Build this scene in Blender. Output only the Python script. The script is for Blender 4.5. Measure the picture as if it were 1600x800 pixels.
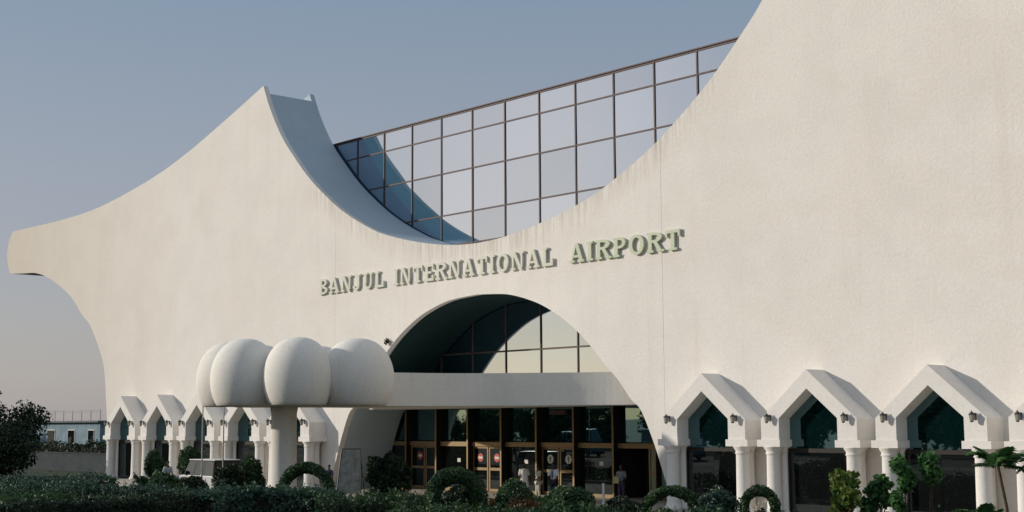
import bpy, bmesh, math, random
import numpy as np
from mathutils import Vector, Matrix
R = math.radians
random.seed(7)
for o in list(bpy.data.objects): bpy.data.objects.remove(o, do_unlink=True)
sc = bpy.context.scene
col = sc.collection

# ------------------------------------------------------------------ camera
cam_d = bpy.data.cameras.new('camera'); cam = bpy.data.objects.new('camera', cam_d); col.objects.link(cam)
cam_d.sensor_width = 36; cam_d.lens = 2196.8 / 1600 * 36; cam_d.clip_start = .5; cam_d.clip_end = 6000
pitch, yaw, roll = R(6.762), R(48.379), R(-.333)
fh = Vector((-math.sin(yaw), math.cos(yaw), 0)); rt = Vector((math.cos(yaw), math.sin(yaw), 0)); up = Vector((0, 0, 1))
F = fh * math.cos(pitch) + up * math.sin(pitch); U = -fh * math.sin(pitch) + up * math.cos(pitch)
RR = rt * math.cos(roll) + U * math.sin(roll); UU = -rt * math.sin(roll) + U * math.cos(roll)
m = Matrix((RR, UU, -F)).transposed().to_4x4(); m.translation = (53.034, -44.8, 3.696)
cam.matrix_world = m
sc.camera = cam

# ------------------------------------------------------------------ light
SUN_AZ, SUN_EL = R(180 + 48), R(18.0)          # clockwise from +Y ; sun to the front left of the facade
w = bpy.data.worlds.new('World'); sc.world = w; w.use_nodes = True
nt = w.node_tree; nt.nodes.clear()
sky = nt.nodes.new('ShaderNodeTexSky'); sky.sky_type = 'NISHITA'; sky.sun_disc = False
sky.sun_elevation = SUN_EL; sky.sun_rotation = SUN_AZ
sky.altitude = 0; sky.air_density = 1.0; sky.dust_density = 1.0; sky.ozone_density = 1.0
bg = nt.nodes.new('ShaderNodeBackground'); bg.inputs['Strength'].default_value = .15
wo = nt.nodes.new('ShaderNodeOutputWorld')
# even dust haze veiling the whole sky: the same in every direction, mauve at the horizon and blue overhead
tcw = nt.nodes.new('ShaderNodeTexCoord'); sep = nt.nodes.new('ShaderNodeSeparateXYZ'); nt.links.new(tcw.outputs['Generated'], sep.inputs[0])
rmp = nt.nodes.new('ShaderNodeValToRGB'); nt.links.new(sep.outputs['Z'], rmp.inputs[0])
HZ = .83 / .15
for p_, c_ in ((0, (.35, .33, .375)), (.06, (.35, .33, .365)), (.12, (.335, .33, .385)), (.20, (.305, .33, .395)), (.30, (.235, .305, .39)), (.42, (.23, .31, .40)), (1, (.50, .55, .62))):
    e_ = rmp.color_ramp.elements.new(p_) if p_ not in (0, 1) else rmp.color_ramp.elements[-1 if p_ else 0]
    e_.color = (*c_, 1)
mul_ = nt.nodes.new('ShaderNodeVectorMath'); mul_.operation = 'SCALE'; mul_.inputs['Scale'].default_value = HZ; nt.links.new(rmp.outputs[0], mul_.inputs[0])
hz = nt.nodes.new('ShaderNodeMixRGB'); hz.inputs[0].default_value = .82; nt.links.new(mul_.outputs[0], hz.inputs[2])
nt.links.new(sky.outputs[0], hz.inputs[1]); nt.links.new(hz.outputs[0], bg.inputs[0]); nt.links.new(bg.outputs[0], wo.inputs[0])
sd = bpy.data.lights.new('sun', 'SUN'); sun = bpy.data.objects.new('sun', sd); col.objects.link(sun)
sd.energy = 2.6; sd.angle = R(1.2); sd.color = (1, .92, .81)
tosun = Vector((math.sin(SUN_AZ) * math.cos(SUN_EL), math.cos(SUN_AZ) * math.cos(SUN_EL), math.sin(SUN_EL)))
sun.rotation_euler = (-tosun).to_track_quat('-Z', 'Y').to_euler()
sc.view_settings.view_transform = 'Standard'; sc.view_settings.look = 'None'
sc.view_settings.exposure = 0.18; sc.view_settings.gamma = 1

# ------------------------------------------------------------------ materials
def mat(name, colr, rough=.8, metal=0.0, noise=0.0, nscale=5.0, bump=0.0, bscale=60.0, spec=.3, dark=None, stretch=None):
    m = bpy.data.materials.new(name); m.use_nodes = True
    n = m.node_tree.nodes; L = m.node_tree.links; b = n['Principled BSDF']
    b.inputs['Base Color'].default_value = (*colr, 1); b.inputs['Roughness'].default_value = rough
    b.inputs['Metallic'].default_value = metal; b.inputs['Specular IOR Level'].default_value = spec
    tc = n.new('ShaderNodeTexCoord')
    if noise:
        mp = n.new('ShaderNodeMapping'); L.new(tc.outputs['Object'], mp.inputs[0])
        if stretch: mp.inputs['Scale'].default_value = stretch
        t = n.new('ShaderNodeTexNoise'); t.inputs['Scale'].default_value = nscale; t.inputs['Detail'].default_value = 6
        t.inputs['Roughness'].default_value = .62
        L.new(mp.outputs[0], t.inputs['Vector'])
        r = n.new('ShaderNodeValToRGB'); r.color_ramp.elements[0].position = .3; r.color_ramp.elements[1].position = .7
        d = dark or tuple(c * (1 - noise) for c in colr)
        r.color_ramp.elements[0].color = (*d, 1); r.color_ramp.elements[1].color = (*colr, 1)
        L.new(t.outputs['Fac'], r.inputs[0]); L.new(r.outputs[0], b.inputs['Base Color'])
    if bump:
        t2 = n.new('ShaderNodeTexNoise'); t2.inputs['Scale'].default_value = bscale; t2.inputs['Detail'].default_value = 4
        L.new(tc.outputs['Object'], t2.inputs['Vector'])
        bp = n.new('ShaderNodeBump'); bp.inputs['Strength'].default_value = bump; bp.inputs['Distance'].default_value = .02
        L.new(t2.outputs['Fac'], bp.inputs['Height']); L.new(bp.outputs[0], b.inputs['Normal'])
    return m

def stucco(name, colr, streak=.12, drip=False, bmp=.5):
    m = bpy.data.materials.new(name); m.use_nodes = True
    n = m.node_tree.nodes; L = m.node_tree.links; b = n['Principled BSDF']
    b.inputs['Roughness'].default_value = .93; b.inputs['Specular IOR Level'].default_value = .15
    g = n.new('ShaderNodeNewGeometry')
    def nz(scale, st, lo, hi, det=6):
        mp = n.new('ShaderNodeMapping'); mp.inputs['Scale'].default_value = st; L.new(g.outputs['Position'], mp.inputs[0])
        t = n.new('ShaderNodeTexNoise'); t.inputs['Scale'].default_value = scale; t.inputs['Detail'].default_value = det
        t.inputs['Roughness'].default_value = .65; L.new(mp.outputs[0], t.inputs['Vector'])
        r = n.new('ShaderNodeMapRange'); r.inputs[1].default_value = lo; r.inputs[2].default_value = hi
        L.new(t.outputs['Fac'], r.inputs[0]); return r.outputs[0]
    def mix(a, c, fac, amt):
        mm = n.new('ShaderNodeMath'); mm.operation = 'MULTIPLY'; mm.inputs[1].default_value = amt; L.new(fac, mm.inputs[0])
        x = n.new('ShaderNodeMixRGB'); x.inputs[2].default_value = (*c, 1); L.new(mm.outputs[0], x.inputs[0])
        if isinstance(a, tuple): x.inputs[1].default_value = (*a, 1)
        else: L.new(a, x.inputs[1])
        return x.outputs[0]
    c = mix(colr, tuple(k * .84 for k in colr), nz(.35, (1, 1, 1), .42, .75), .55)
    c = mix(c, (colr[0] * .70, colr[1] * .66, colr[2] * .58), nz(1.0, (1.6, 1.6, .06), .55, .80), streak * 2.2)
    c = mix(c, (colr[0] * .55, colr[1] * .52, colr[2] * .45), nz(2.2, (2.5, 2.5, .18), .62, .85), streak * 2)
    c = mix(c, (colr[0]*.86, colr[1]*.85, colr[2]*.80), nz(.16, (1, 1, 1.4), .52, .545, 9), .14 if drip else 0)
    c = mix(c, tuple(k * .70 for k in colr), nz(7, (1, 1, 1), .42, .78, 8), .34)
    c = mix(c, tuple(k * .72 for k in colr), nz(26, (1, 1, 1), .45, .72, 3), .34)
    if drip:                                              # rain wash below the notch coping and along the outer roof edge
        sx = n.new('ShaderNodeSeparateXYZ'); L.new(g.outputs['Position'], sx.inputs[0])
        def mth(op, a, b_=None):
            q = n.new('ShaderNodeMath'); q.operation = op
            for i_, v_ in enumerate((a, b_)):
                if v_ is None: continue
                if isinstance(v_, (int, float)): q.inputs[i_].default_value = v_
                else: L.new(v_, q.inputs[i_])
            return q.outputs[0]
        x2 = mth('MULTIPLY', sx.outputs['X'], sx.outputs['X']); zn = mth('ADD', mth('MULTIPLY', x2, .0226), 12.55)
        d_ = mth('SUBTRACT', zn, sx.outputs['Z'])
        fade = n.new('ShaderNodeMapRange'); fade.inputs[1].default_value = 1.5; fade.inputs[2].default_value = -.1; L.new(d_, fade.inputs[0])
        near = n.new('ShaderNodeMapRange'); near.inputs[1].default_value = 17; near.inputs[2].default_value = 13; L.new(mth('ABSOLUTE', sx.outputs['X']), near.inputs[0])
        st_ = nz(3.0, (1.5, 1.5, .10), .42, .68)
        c = mix(c, (colr[0]*.50, colr[1]*.46, colr[2]*.38), mth('MULTIPLY', mth('MULTIPLY', fade.outputs[0], near.outputs[0]), st_), .75)
        far = n.new('ShaderNodeMapRange'); far.inputs[1].default_value = 30; far.inputs[2].default_value = 60; L.new(mth('ABSOLUTE', sx.outputs['X']), far.inputs[0])
        c = mix(c, (colr[0]*.62, colr[1]*.56, colr[2]*.46), far.outputs[0], .55)
    L.new(c, b.inputs['Base Color'])
    t2 = n.new('ShaderNodeTexNoise'); t2.inputs['Scale'].default_value = 9; t2.inputs['Detail'].default_value = 10; L.new(g.outputs['Position'], t2.inputs['Vector'])
    bp = n.new('ShaderNodeBump'); bp.inputs['Strength'].default_value = bmp; bp.inputs['Distance'].default_value = .03
    L.new(t2.outputs['Fac'], bp.inputs['Height']); L.new(bp.outputs[0], b.inputs['Normal'])
    return m

def leafmat(name, c1, c2, trans=.25, rough=.55):
    m = bpy.data.materials.new(name); m.use_nodes = True
    n = m.node_tree.nodes; L = m.node_tree.links; b = n['Principled BSDF']; out = n['Material Output']
    g = n.new('ShaderNodeNewGeometry')
    r = n.new('ShaderNodeValToRGB'); r.color_ramp.elements[0].color = (*c1, 1); r.color_ramp.elements[1].color = (*c2, 1)
    L.new(g.outputs['Random Per Island'], r.inputs[0])
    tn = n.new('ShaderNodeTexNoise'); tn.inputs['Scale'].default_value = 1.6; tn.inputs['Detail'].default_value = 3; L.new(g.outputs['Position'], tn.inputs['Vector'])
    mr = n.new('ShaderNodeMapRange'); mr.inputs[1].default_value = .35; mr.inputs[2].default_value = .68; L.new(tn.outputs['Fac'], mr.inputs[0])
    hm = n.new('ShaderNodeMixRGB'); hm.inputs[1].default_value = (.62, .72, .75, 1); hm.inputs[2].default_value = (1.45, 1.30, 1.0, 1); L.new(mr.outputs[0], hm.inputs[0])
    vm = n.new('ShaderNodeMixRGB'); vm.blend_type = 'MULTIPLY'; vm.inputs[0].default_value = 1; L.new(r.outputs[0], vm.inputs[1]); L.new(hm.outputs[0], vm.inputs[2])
    r = vm; L.new(r.outputs[0], b.inputs['Base Color'])
    b.inputs['Roughness'].default_value = rough; b.inputs['Specular IOR Level'].default_value = .35
    t = n.new('ShaderNodeBsdfTranslucent'); L.new(r.outputs[0], t.inputs[0])
    mx = n.new('ShaderNodeMixShader'); mx.inputs[0].default_value = trans
    L.new(b.outputs[0], mx.inputs[1]); L.new(t.outputs[0], mx.inputs[2]); L.new(mx.outputs[0], out.inputs[0])
    return m

def mirror(name, tint, body, refl, wav=.0):
    m = bpy.data.materials.new(name); m.use_nodes = True
    n = m.node_tree.nodes; L = m.node_tree.links; b = n['Principled BSDF']; out = n['Material Output']
    b.inputs['Base Color'].default_value = (*body, 1); b.inputs['Roughness'].default_value = .4; b.inputs['Specular IOR Level'].default_value = 0
    g = n.new('ShaderNodeBsdfGlossy'); g.inputs['Color'].default_value = (*tint, 1); g.inputs['Roughness'].default_value = .012
    oi = n.new('ShaderNodeObjectInfo'); vr = n.new('ShaderNodeMapRange'); vr.inputs[3].default_value = .88; vr.inputs[4].default_value = 1.08   # panes differ a little
    L.new(oi.outputs['Random'], vr.inputs[0]); sc_ = n.new('ShaderNodeVectorMath'); sc_.operation = 'SCALE'; sc_.inputs[0].default_value = tint
    L.new(vr.outputs[0], sc_.inputs['Scale']); L.new(sc_.outputs[0], g.inputs['Color'])
    fr = n.new('ShaderNodeFresnel'); fr.inputs['IOR'].default_value = 1.5
    mp = n.new('ShaderNodeMapRange'); mp.inputs[1].default_value = 0; mp.inputs[2].default_value = 1; mp.inputs[3].default_value = refl; mp.inputs[4].default_value = 1
    L.new(fr.outputs[0], mp.inputs[0])
    if wav:
        geo = n.new('ShaderNodeNewGeometry'); t = n.new('ShaderNodeTexNoise'); t.inputs['Scale'].default_value = .55; t.inputs['Detail'].default_value = 1
        L.new(geo.outputs['Position'], t.inputs['Vector'])
        bp = n.new('ShaderNodeBump'); bp.inputs['Strength'].default_value = wav; bp.inputs['Distance'].default_value = .02
        L.new(t.outputs['Fac'], bp.inputs['Height']); L.new(bp.outputs[0], g.inputs['Normal'])
    mx = n.new('ShaderNodeMixShader'); L.new(mp.outputs[0], mx.inputs[0]); L.new(b.outputs[0], mx.inputs[1]); L.new(g.outputs[0], mx.inputs[2])
    L.new(mx.outputs[0], out.inputs[0])
    return m

M = {}
M['wall'] = stucco('painted stucco', (.84, .80, .745), .12, True)
M['shaded_cement'] = stucco('shade-toned grey render', (.47, .55, .60), .10)  # grey cement made bluer and darker, holding the reveals' shade in its colour
M['trim'] = stucco('painted trim', (.83, .795, .75), .10, False, .25)
M['lobe'] = stucco('painted canopy', (.88, .84, .765), .26, False, .16)
M['glass'] = mirror('coated curtain glass', (.46, .51, .67), (.0, .19, .19), .80, .10)
M['arch_glass'] = mirror('coated arch glass', (.41, .51, .66), (.0, .035, .04), .80, .10)
M['tint'] = mirror('tinted bay glass', (.20, .34, .38), (.004, .022, .025), .60, .10)
M['door_glass'] = mirror('dark door glass', (.5, .6, .62), (.006, .007, .007), .09, .05)
M['bronze'] = mat('bronze anodised frame', (.32, .225, .115), .5, .35, .25, 6)
M['mullion'] = mat('dark brown mullion', (.11, .075, .07), .6, .1, .3, 4)
M['post'] = mat('dark frame and post shade', (.022, .018, .015), .5, .2, .3, 4)
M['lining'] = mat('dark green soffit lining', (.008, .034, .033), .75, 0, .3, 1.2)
M['letter'] = mat('faded cream green letter paint', (.58, .585, .48), .6, 0, .45, 1.6, dark=(.70, .68, .60))
M['letter_green'] = mat('pale green letter paint', (.48, .555, .38), .6, 0, .45, 1.6, dark=(.62, .62, .50))
M['lantern'] = mat('dark grey lantern metal', (.06, .06, .06), .45, .3, .2, 20)
M['lampglass'] = mat('lantern glass', (.35, .33, .28), .2, 0, .2, 20, spec=.6)
M['soil'] = mat('garden soil', (.075, .065, .04), .95, 0, .5, 1.5, .4, 30)
M['ground'] = mat('dry sandy ground', (.36, .29, .20), .95, 0, .5, .25, .3, 8, dark=(.20, .17, .10))
M['lawn'] = mat('rough lawn', (.045, .06, .03), .95, 0, .5, .6, .4, 12)
M['asphalt'] = mat('asphalt', (.055, .055, .056), .9, 0, .35, .8, .3, 80)
M['paving'] = mat('concrete paving', (.50, .455, .385), .9, 0, .3, 1.2, .2, 50)
M['kerb'] = mat('kerb concrete', (.36, .34, .31), .9, 0, .3, 3, .2, 50)
M['white'] = mat('white paint', (.75, .74, .71), .7, 0, .2, 3)
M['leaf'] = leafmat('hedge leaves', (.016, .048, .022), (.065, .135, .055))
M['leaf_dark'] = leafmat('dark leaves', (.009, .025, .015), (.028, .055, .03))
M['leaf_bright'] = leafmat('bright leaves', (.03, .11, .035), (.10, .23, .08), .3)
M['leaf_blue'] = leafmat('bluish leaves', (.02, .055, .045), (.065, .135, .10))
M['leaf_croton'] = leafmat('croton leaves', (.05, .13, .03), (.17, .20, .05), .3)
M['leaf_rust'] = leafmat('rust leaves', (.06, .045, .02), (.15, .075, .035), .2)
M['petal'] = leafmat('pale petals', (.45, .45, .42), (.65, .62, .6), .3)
M['bark'] = mat('bark', (.10, .075, .05), .95, 0, .5, 6, .6, 25)
M['twig'] = mat('dark twigs', (.03, .026, .018), .95, 0, .4, 8)
M['steel'] = mat('galvanised steel', (.42, .43, .42), .5, .5, .25, 5)
M['bluewall'] = mat('pale blue painted wall', (.25, .345, .40), .9, 0, .4, .8, .2, 30)
M['greywall'] = mat('grey boundary wall', (.05, .065, .07), .9, 0, .4, .9, .3, 20)
M['roofing'] = mat('roof sheet', (.16, .19, .2), .8, 0, .4, 1)
M['darkglass'] = mirror('window glass', (.6, .65, .68), (.01, .012, .014), .12)
M['hall'] = mat('hall cladding', (.42, .40, .37), .9, 0, .3, .5)
M['green_panel'] = mat('pale green panel', (.26, .38, .27), .4, 0, .25, 2, spec=.5)
M['red'] = mat('red print', (.50, .10, .09), .5, 0, .1, 8)
M['sticker'] = mat('white print', (.72, .72, .66), .5, 0, .08, 8)
M['arrow'] = mat('green print', (.10, .20, .06), .5, 0, .1, 8)
M['black'] = mat('black rubber', (.02, .02, .02), .8, 0, .3, 12)
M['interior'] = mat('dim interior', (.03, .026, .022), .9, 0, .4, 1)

# ------------------------------------------------------------------ mesh helpers
class MB:
    def __init__(s): s.v = []; s.f = []; s.mi = []
    def add(s, vs, fs, mi=0):
        o = len(s.v); s.v += [tuple(p) for p in vs]
        for f in fs: s.f.append(tuple(i + o for i in f)); s.mi.append(mi)
        return s
    def box(s, x0, x1, y0, y1, z0, z1, mi=0):
        vs = [(x0,y0,z0),(x1,y0,z0),(x1,y1,z0),(x0,y1,z0),(x0,y0,z1),(x1,y0,z1),(x1,y1,z1),(x0,y1,z1)]
        return s.add(vs, [(0,3,2,1),(4,5,6,7),(0,1,5,4),(1,2,6,5),(2,3,7,6),(3,0,4,7)], mi)
    def prism(s, poly, a, b, plane='xz', mi=0):
        """poly of 2D points; extruded from a to b along the missing axis"""
        n = len(poly); ar = sum(poly[i][0]*poly[(i+1)%n][1]-poly[(i+1)%n][0]*poly[i][1] for i in range(n))
        if ar < 0: poly = poly[::-1]
        if plane == 'xz': g = lambda p, t: (p[0], t, p[1])
        elif plane == 'xy': g = lambda p, t: (p[0], p[1], t)
        else: g = lambda p, t: (t, p[0], p[1])
        vs = [g(p, a) for p in poly] + [g(p, b) for p in poly]
        front, back = tuple(range(n)), tuple(range(2*n-1, n-1, -1))
        sides = [(i, i+n, (i+1)%n+n, (i+1)%n) for i in range(n)]
        if plane != 'xz':
            front, back = front[::-1], back[::-1]; sides = [f[::-1] for f in sides]
        return s.add(vs, [front, back] + sides, mi)
    def tube(s, path, rad, n=8, cap=True, mi=0):
        path = [Vector(p) for p in path]
        if not isinstance(rad, (list, tuple)): rad = [rad]*len(path)
        vs = []; fs = []; ref = None
        for i, p in enumerate(path):
            t = (path[min(i+1, len(path)-1)] - path[max(i-1, 0)]).normalized()
            if ref is None: ref = Vector((1,0,0)) if abs(t.x) < .8 else Vector((0,1,0))
            a = t.cross(ref).normalized(); b = t.cross(a).normalized(); ref = -(t.cross(a)).cross(t) if False else ref
            for k in range(n):
                q = 2*math.pi*k/n; vs.append(p + (a*math.cos(q) + b*math.sin(q))*rad[i])
        for i in range(len(path)-1):
            for k in range(n): fs.append((i*n+k, i*n+(k+1)%n, (i+1)*n+(k+1)%n, (i+1)*n+k))
        if cap: fs += [tuple(range(n))[::-1], tuple((len(path)-1)*n+k for k in range(n))]
        return s.add(vs, fs, mi)
    def lathe(s, prof, cx=0, cy=0, n=20, mi=0):
        vs = []; fs = []
        for r, z in prof:
            for k in range(n): q = 2*math.pi*k/n; vs.append((cx+r*math.cos(q), cy+r*math.sin(q), z))
        for i in range(len(prof)-1):
            for k in range(n): fs.append((i*n+k, i*n+(k+1)%n, (i+1)*n+(k+1)%n, (i+1)*n+k))
        fs += [tuple(range(n))[::-1], tuple((len(prof)-1)*n+k for k in range(n))]
        return s.add(vs, fs, mi)
    def ball(s, c, rx, ry, rz, nu=16, nv=10, mi=0, disp=0, seed=0):
        rnd = random.Random(seed); vs = []; fs = []
        for j in range(nv+1):
            t = math.pi*j/nv
            for i in range(nu):
                q = 2*math.pi*i/nu; k = 1 + (rnd.uniform(-disp, disp) if disp else 0)
                vs.append((c[0]+rx*k*math.sin(t)*math.cos(q), c[1]+ry*k*math.sin(t)*math.sin(q), c[2]-rz*k*math.cos(t)))
        for j in range(nv):
            for i in range(nu): fs.append((j*nu+i, j*nu+(i+1)%nu, (j+1)*nu+(i+1)%nu, (j+1)*nu+i))
        return s.add(vs, fs, mi)
    def mesh(s, name, mats, smooth=False):
        me = bpy.data.meshes.new(name); me.from_pydata(s.v, [], s.f)
        for k in (mats if isinstance(mats, (list, tuple)) else [mats]): me.materials.append(k)
        me.polygons.foreach_set('material_index', s.mi)
        if smooth: me.polygons.foreach_set('use_smooth', [True]*len(s.f))
        me.update(); return me
    def build(s, name, mats, parent=None, smooth=False, loc=None):
        return obj(name, s.mesh(name, mats, smooth), parent, loc)

def obj(name, me, parent=None, loc=None, rot=None):
    o = bpy.data.objects.new(name, me); col.objects.link(o)
    if parent: o.parent = parent
    if loc is not None: o.location = loc
    if rot is not None: o.rotation_euler = rot
    return o
def tag(o, label=None, cat=None, group=None, kind=None):
    if label: o['label'] = label
    if cat: o['category'] = cat
    if group: o['group'] = group
    if kind: o['kind'] = kind
    return o
def thing(name, loc, label, cat, group=None, rz=0):
    o = obj(name, None, None, loc, (0, 0, rz)); o.empty_display_size = .2
    return tag(o, label, cat, group)
def copy_tree(o, parent=None):
    c = o.copy(); col.objects.link(c); c.parent = parent
    for ch in list(o.children): copy_tree(ch, c)
    return c

def interp(pts, x):
    for (a, b), (c, d) in zip(pts, pts[1:]):
        if a <= x <= c: return b + (d-b)*(x-a)/(c-a)
    return pts[-1][1] if x > pts[-1][0] else pts[0][1]
def spline(pts, n=8):
    """Catmull-Rom through 2D points"""
    out = []
    for i in range(len(pts)-1):
        p0 = pts[max(i-1, 0)]; p1 = pts[i]; p2 = pts[i+1]; p3 = pts[min(i+2, len(pts)-1)]
        for k in range(n):
            t = k/n
            out.append(tuple(.5*((2*p1[j]) + (-p0[j]+p2[j])*t + (2*p0[j]-5*p1[j]+4*p2[j]-p3[j])*t*t + (-p0[j]+3*p1[j]-3*p2[j]+p3[j])*t**3) for j in (0, 1)))
    out.append(pts[-1]); return out

# ------------------------------------------------------------------ the setting
gd = MB(); gd.add([(-3000,-3000,0),(3000,-3000,0),(3000,3000,0),(-3000,3000,0)], [(0,1,2,3)])
tag(gd.build('ground', M['ground']), kind='structure')
b = MB(); b.box(-41, 60, -6.2, 12, -.2, .10); tag(b.build('forecourt_pavement', M['paving']), kind='structure')
b = MB(); b.add([(-90,-11.5,.004),(-22,-11.5,.004),(-22,-6.2,.004),(-90,-6.2,.004)], [(0,1,2,3)])
b.add([(-22,-9.4,.004),(60,-9.4,.004),(60,-6.2,.004),(-22,-6.2,.004)], [(0,1,2,3)])
tag(b.build('drop_off_road', M['asphalt']), kind='structure')
b = MB(); b.add([(-140,-28,.006),(-22.2,-28,.006),(-22.2,-11.6,.006),(-140,-11.6,.006)], [(0,1,2,3)]); b.add([(-140,-6.1,.006),(-41.2,-6.1,.006),(-41.2,30,.006),(-140,30,.006)], [(0,1,2,3)])
tag(b.build('lawn', M['lawn']), kind='structure')
b = MB(); b.box(-22, 60, -28, -9.4, -.2, .11); tag(b.build('garden_bed', M['soil']), kind='structure')
b = MB(); b.box(-22.15, 60, -28.15, -28, -.2, .13); b.box(-22.15, 60, -9.4, -9.25, -.2, .13); b.box(-22.15, -22, -28, -9.4, -.2, .13)
tag(b.build('garden_kerb', M['kerb']), kind='structure')
b = MB(); b.add([(-400,-48,.004),(400,-48,.004),(400,-30,.004),(-400,-30,.004)], [(0,1,2,3)])
tag(b.build('approach_road', M['asphalt']), kind='structure')
b = MB()
for k in range(-30, 30): b.add([(k*9,-39.07,.008),(k*9+3,-39.07,.008),(k*9+3,-38.93,.008),(k*9,-38.93,.008)], [(0,1,2,3)])
tag(b.build('road_marking', M['white']), kind='structure')
b = MB(); b.add([(-140,-76,.004),(60,-76,.004),(60,-54,.004),(-140,-54,.004)], [(0,1,2,3)])
tag(b.build('car_park', M['asphalt']), kind='structure')

# ------------------------------------------------------------------ terminal building
T = 3.69; PZ = 2.72
term = thing('terminal_building', (0,0,0), 'white airport terminal with swooping winged facade, deep curved notch and bulbous entrance canopy', 'building')
NOTCH = [(0,12.58),(2.0,12.68),(4.2,13.0),(6.2,13.42),(8.0,13.9),(9.4,14.45),(10.9,15.15),(12.3,15.92),(13.45,16.68),(14.6,17.5),(15.7,18.4),(16.7,19.35),(17.85,20.5),(18.85,21.8),(19.65,23.05),(20.3,24.35)]
ARCH = [(0,10.02),(2.2,9.87),(4.1,9.4),(5.4,8.85),(6.6,8.15),(7.7,7.3),(8.75,6.3),(9.6,5.55),(10.35,4.7),(10.95,4.2),(11.65,2.86),(12.2,1.5),(12.75,0)]
notch = spline(NOTCH, 5); arch = spline(ARCH, 5)
TOP = spline([(20.3,24.35),(21.4,24.0),(25,22.9),(29.1,21.72),(33.4,20.72),(38.1,19.98),(43.1,19.42),(48.6,19.24),(54.5,19.28),(58.35,19.34)], 4)
UNDER = spline([(58.5,15.9),(56,15.72),(53.4,15.52),(50.6,14.8),(47.1,13.3),(45.1,11.85),(43.6,10.9),(42.1,9.3),(41.1,7.7),(40.65,5.5),(40.4,3.8),(40.35,2.5),(40.4,0)], 4)
JX = 12.35
BAYS = [15.36 + 5.19*k for k in range(5)]
def cut(pts, x, side):
    y = interp(pts, x)
    return [p for p in pts if p[0] < x-1e-6] + [(x, y)] if side < 0 else [(x, y)] + [p for p in pts if p[0] > x+1e-6]
def centre_poly(drop=0):
    n_ = cut(notch, JX-.008, -1); a_ = cut(arch, JX-.008, -1)
    return [(-x, z) for x, z in reversed(n_)] + n_[1:] + list(reversed(a_)) + [(-x, z) for x, z in a_[1:]]
def side_poly(sgn, drop=0):
    P = cut(notch, JX+.008, 1)
    if drop: P = [p for p in P if p[1] < 24.35-drop] + [(interp([(z, x) for x, z in P], 24.35-drop), 24.35-drop)]
    P += [(x + (.02 if drop else 0), z-drop) for x, z in TOP[1:]]
    P += ([(59.1, 18.6), (59.4, 17.6), (59.1, 16.6)] if not drop else [(58.6,17.6)]) + UNDER
    for c in reversed(BAYS): P += [(c+1.62,0),(c+1.62,3.82),(c,5.16),(c-1.62,3.82),(c-1.62,0)]
    P += list(reversed(cut(arch, JX+.008, 1)))
    return [(sgn*x, z) for x, z in P]
SK = .32
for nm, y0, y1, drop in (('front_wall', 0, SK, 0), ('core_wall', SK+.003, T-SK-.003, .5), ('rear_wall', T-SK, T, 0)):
    wm = M['wall'] if nm == 'front_wall' else M['shaded_cement']
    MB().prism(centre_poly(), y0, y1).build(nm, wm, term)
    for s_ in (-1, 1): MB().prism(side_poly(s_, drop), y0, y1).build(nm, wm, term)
# dark lining of the arch soffit above the canopy
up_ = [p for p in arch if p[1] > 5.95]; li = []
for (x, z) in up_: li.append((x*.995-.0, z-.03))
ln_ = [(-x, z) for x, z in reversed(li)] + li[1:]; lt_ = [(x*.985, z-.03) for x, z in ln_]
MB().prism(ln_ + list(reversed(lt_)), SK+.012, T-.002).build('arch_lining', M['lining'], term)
# hall mass behind
h_ = MB(); h_.box(-24, 24, T+.9, T+42, 11.05, 20.2); h_.box(-39.5, 39.5, T+2.0, T+30, 0, 11.0); h_.build('rear_hall', M['hall'], term)
# curtain glass : panes, mullions, transoms
GX0, GS = -4.9, 2.695
cw = obj('curtain_wall', None, term)
rng = random.Random(3)
def pane(x0, x1, z0, z1, y, m_, parent, tilt=.0016, name='pane'):
    hx, hz = (x1-x0)/2, (z1-z0)/2
    o = MB().box(-hx, hx, -.012, .012, -hz, hz).build(name, m_, parent, loc=((x0+x1)/2, y, (z0+z1)/2))
    o.rotation_euler = (rng.uniform(-tilt, tilt), 0, rng.uniform(-tilt, tilt)); return o
xs = [GX0+GS*k for k in range(-6, 11)]
zs = [11.6, 13.42, 15.15, 17.52, 19.62, 20.74]
for i in range(len(xs)-1):
    for j in range(len(zs)-1): pane(xs[i]+.03, xs[i+1]-.03, zs[j]+.03, zs[j+1]-.03, T+.16, M['glass'], cw, .003)
for x in xs: MB().box(x-.04, x+.04, T+.10, T+.30, 11.6, 20.80).build('mullion', M['mullion'], cw)
for z in zs[1:]: MB().box(xs[0], xs[-1], T+.115, T+.28, z-.04, z+.04).build('transom', M['mullion'], cw)
MB().box(xs[0], xs[-1], T+.06, T+.85, 20.80, 20.86).build('parapet_cap', M['mullion'], cw)
# entrance glazing
eg = obj('entrance_glazing', None, term)
xe = [GX0+GS*k for k in range(-4, 8)]
ze = [2.72, 4.9, 7.41, 10.4]
for i in range(len(xe)-1):
    for j in range(3): pane(xe[i]+.05, xe[i+1]-.05, ze[j]+.03, ze[j+1]-.03, T+.16, M['arch_glass'] if j else M['tint'], eg, .002)
for x in xe: MB().box(x-.04, x+.04, T+.10, T+.28, 4.6, 10.4).build('mullion', M['mullion'], eg)
for x in xe:
    dp = MB().box(x-.07, x+.07, T-.26, T+.28, .1, 4.595).build('door_post', M['post'], eg)  # dark sides and bronze front paint shade and light onto one bronze post
    MB().box(x-.055, x+.055, T-.285, T-.262, .1, 4.59).build('lit_front_strip', M['bronze'], dp)
for z in ze[1:3]: MB().box(xe[0], xe[-1], T+.115, T+.27, z-.045, z+.045).build('transom', M['mullion'], eg)
for i in range(len(xe)-1): MB().box(xe[i]+.073, xe[i+1]-.073, T-.02, T+.2, 2.46, 2.70).build('door_head', M['bronze'], eg)
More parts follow.
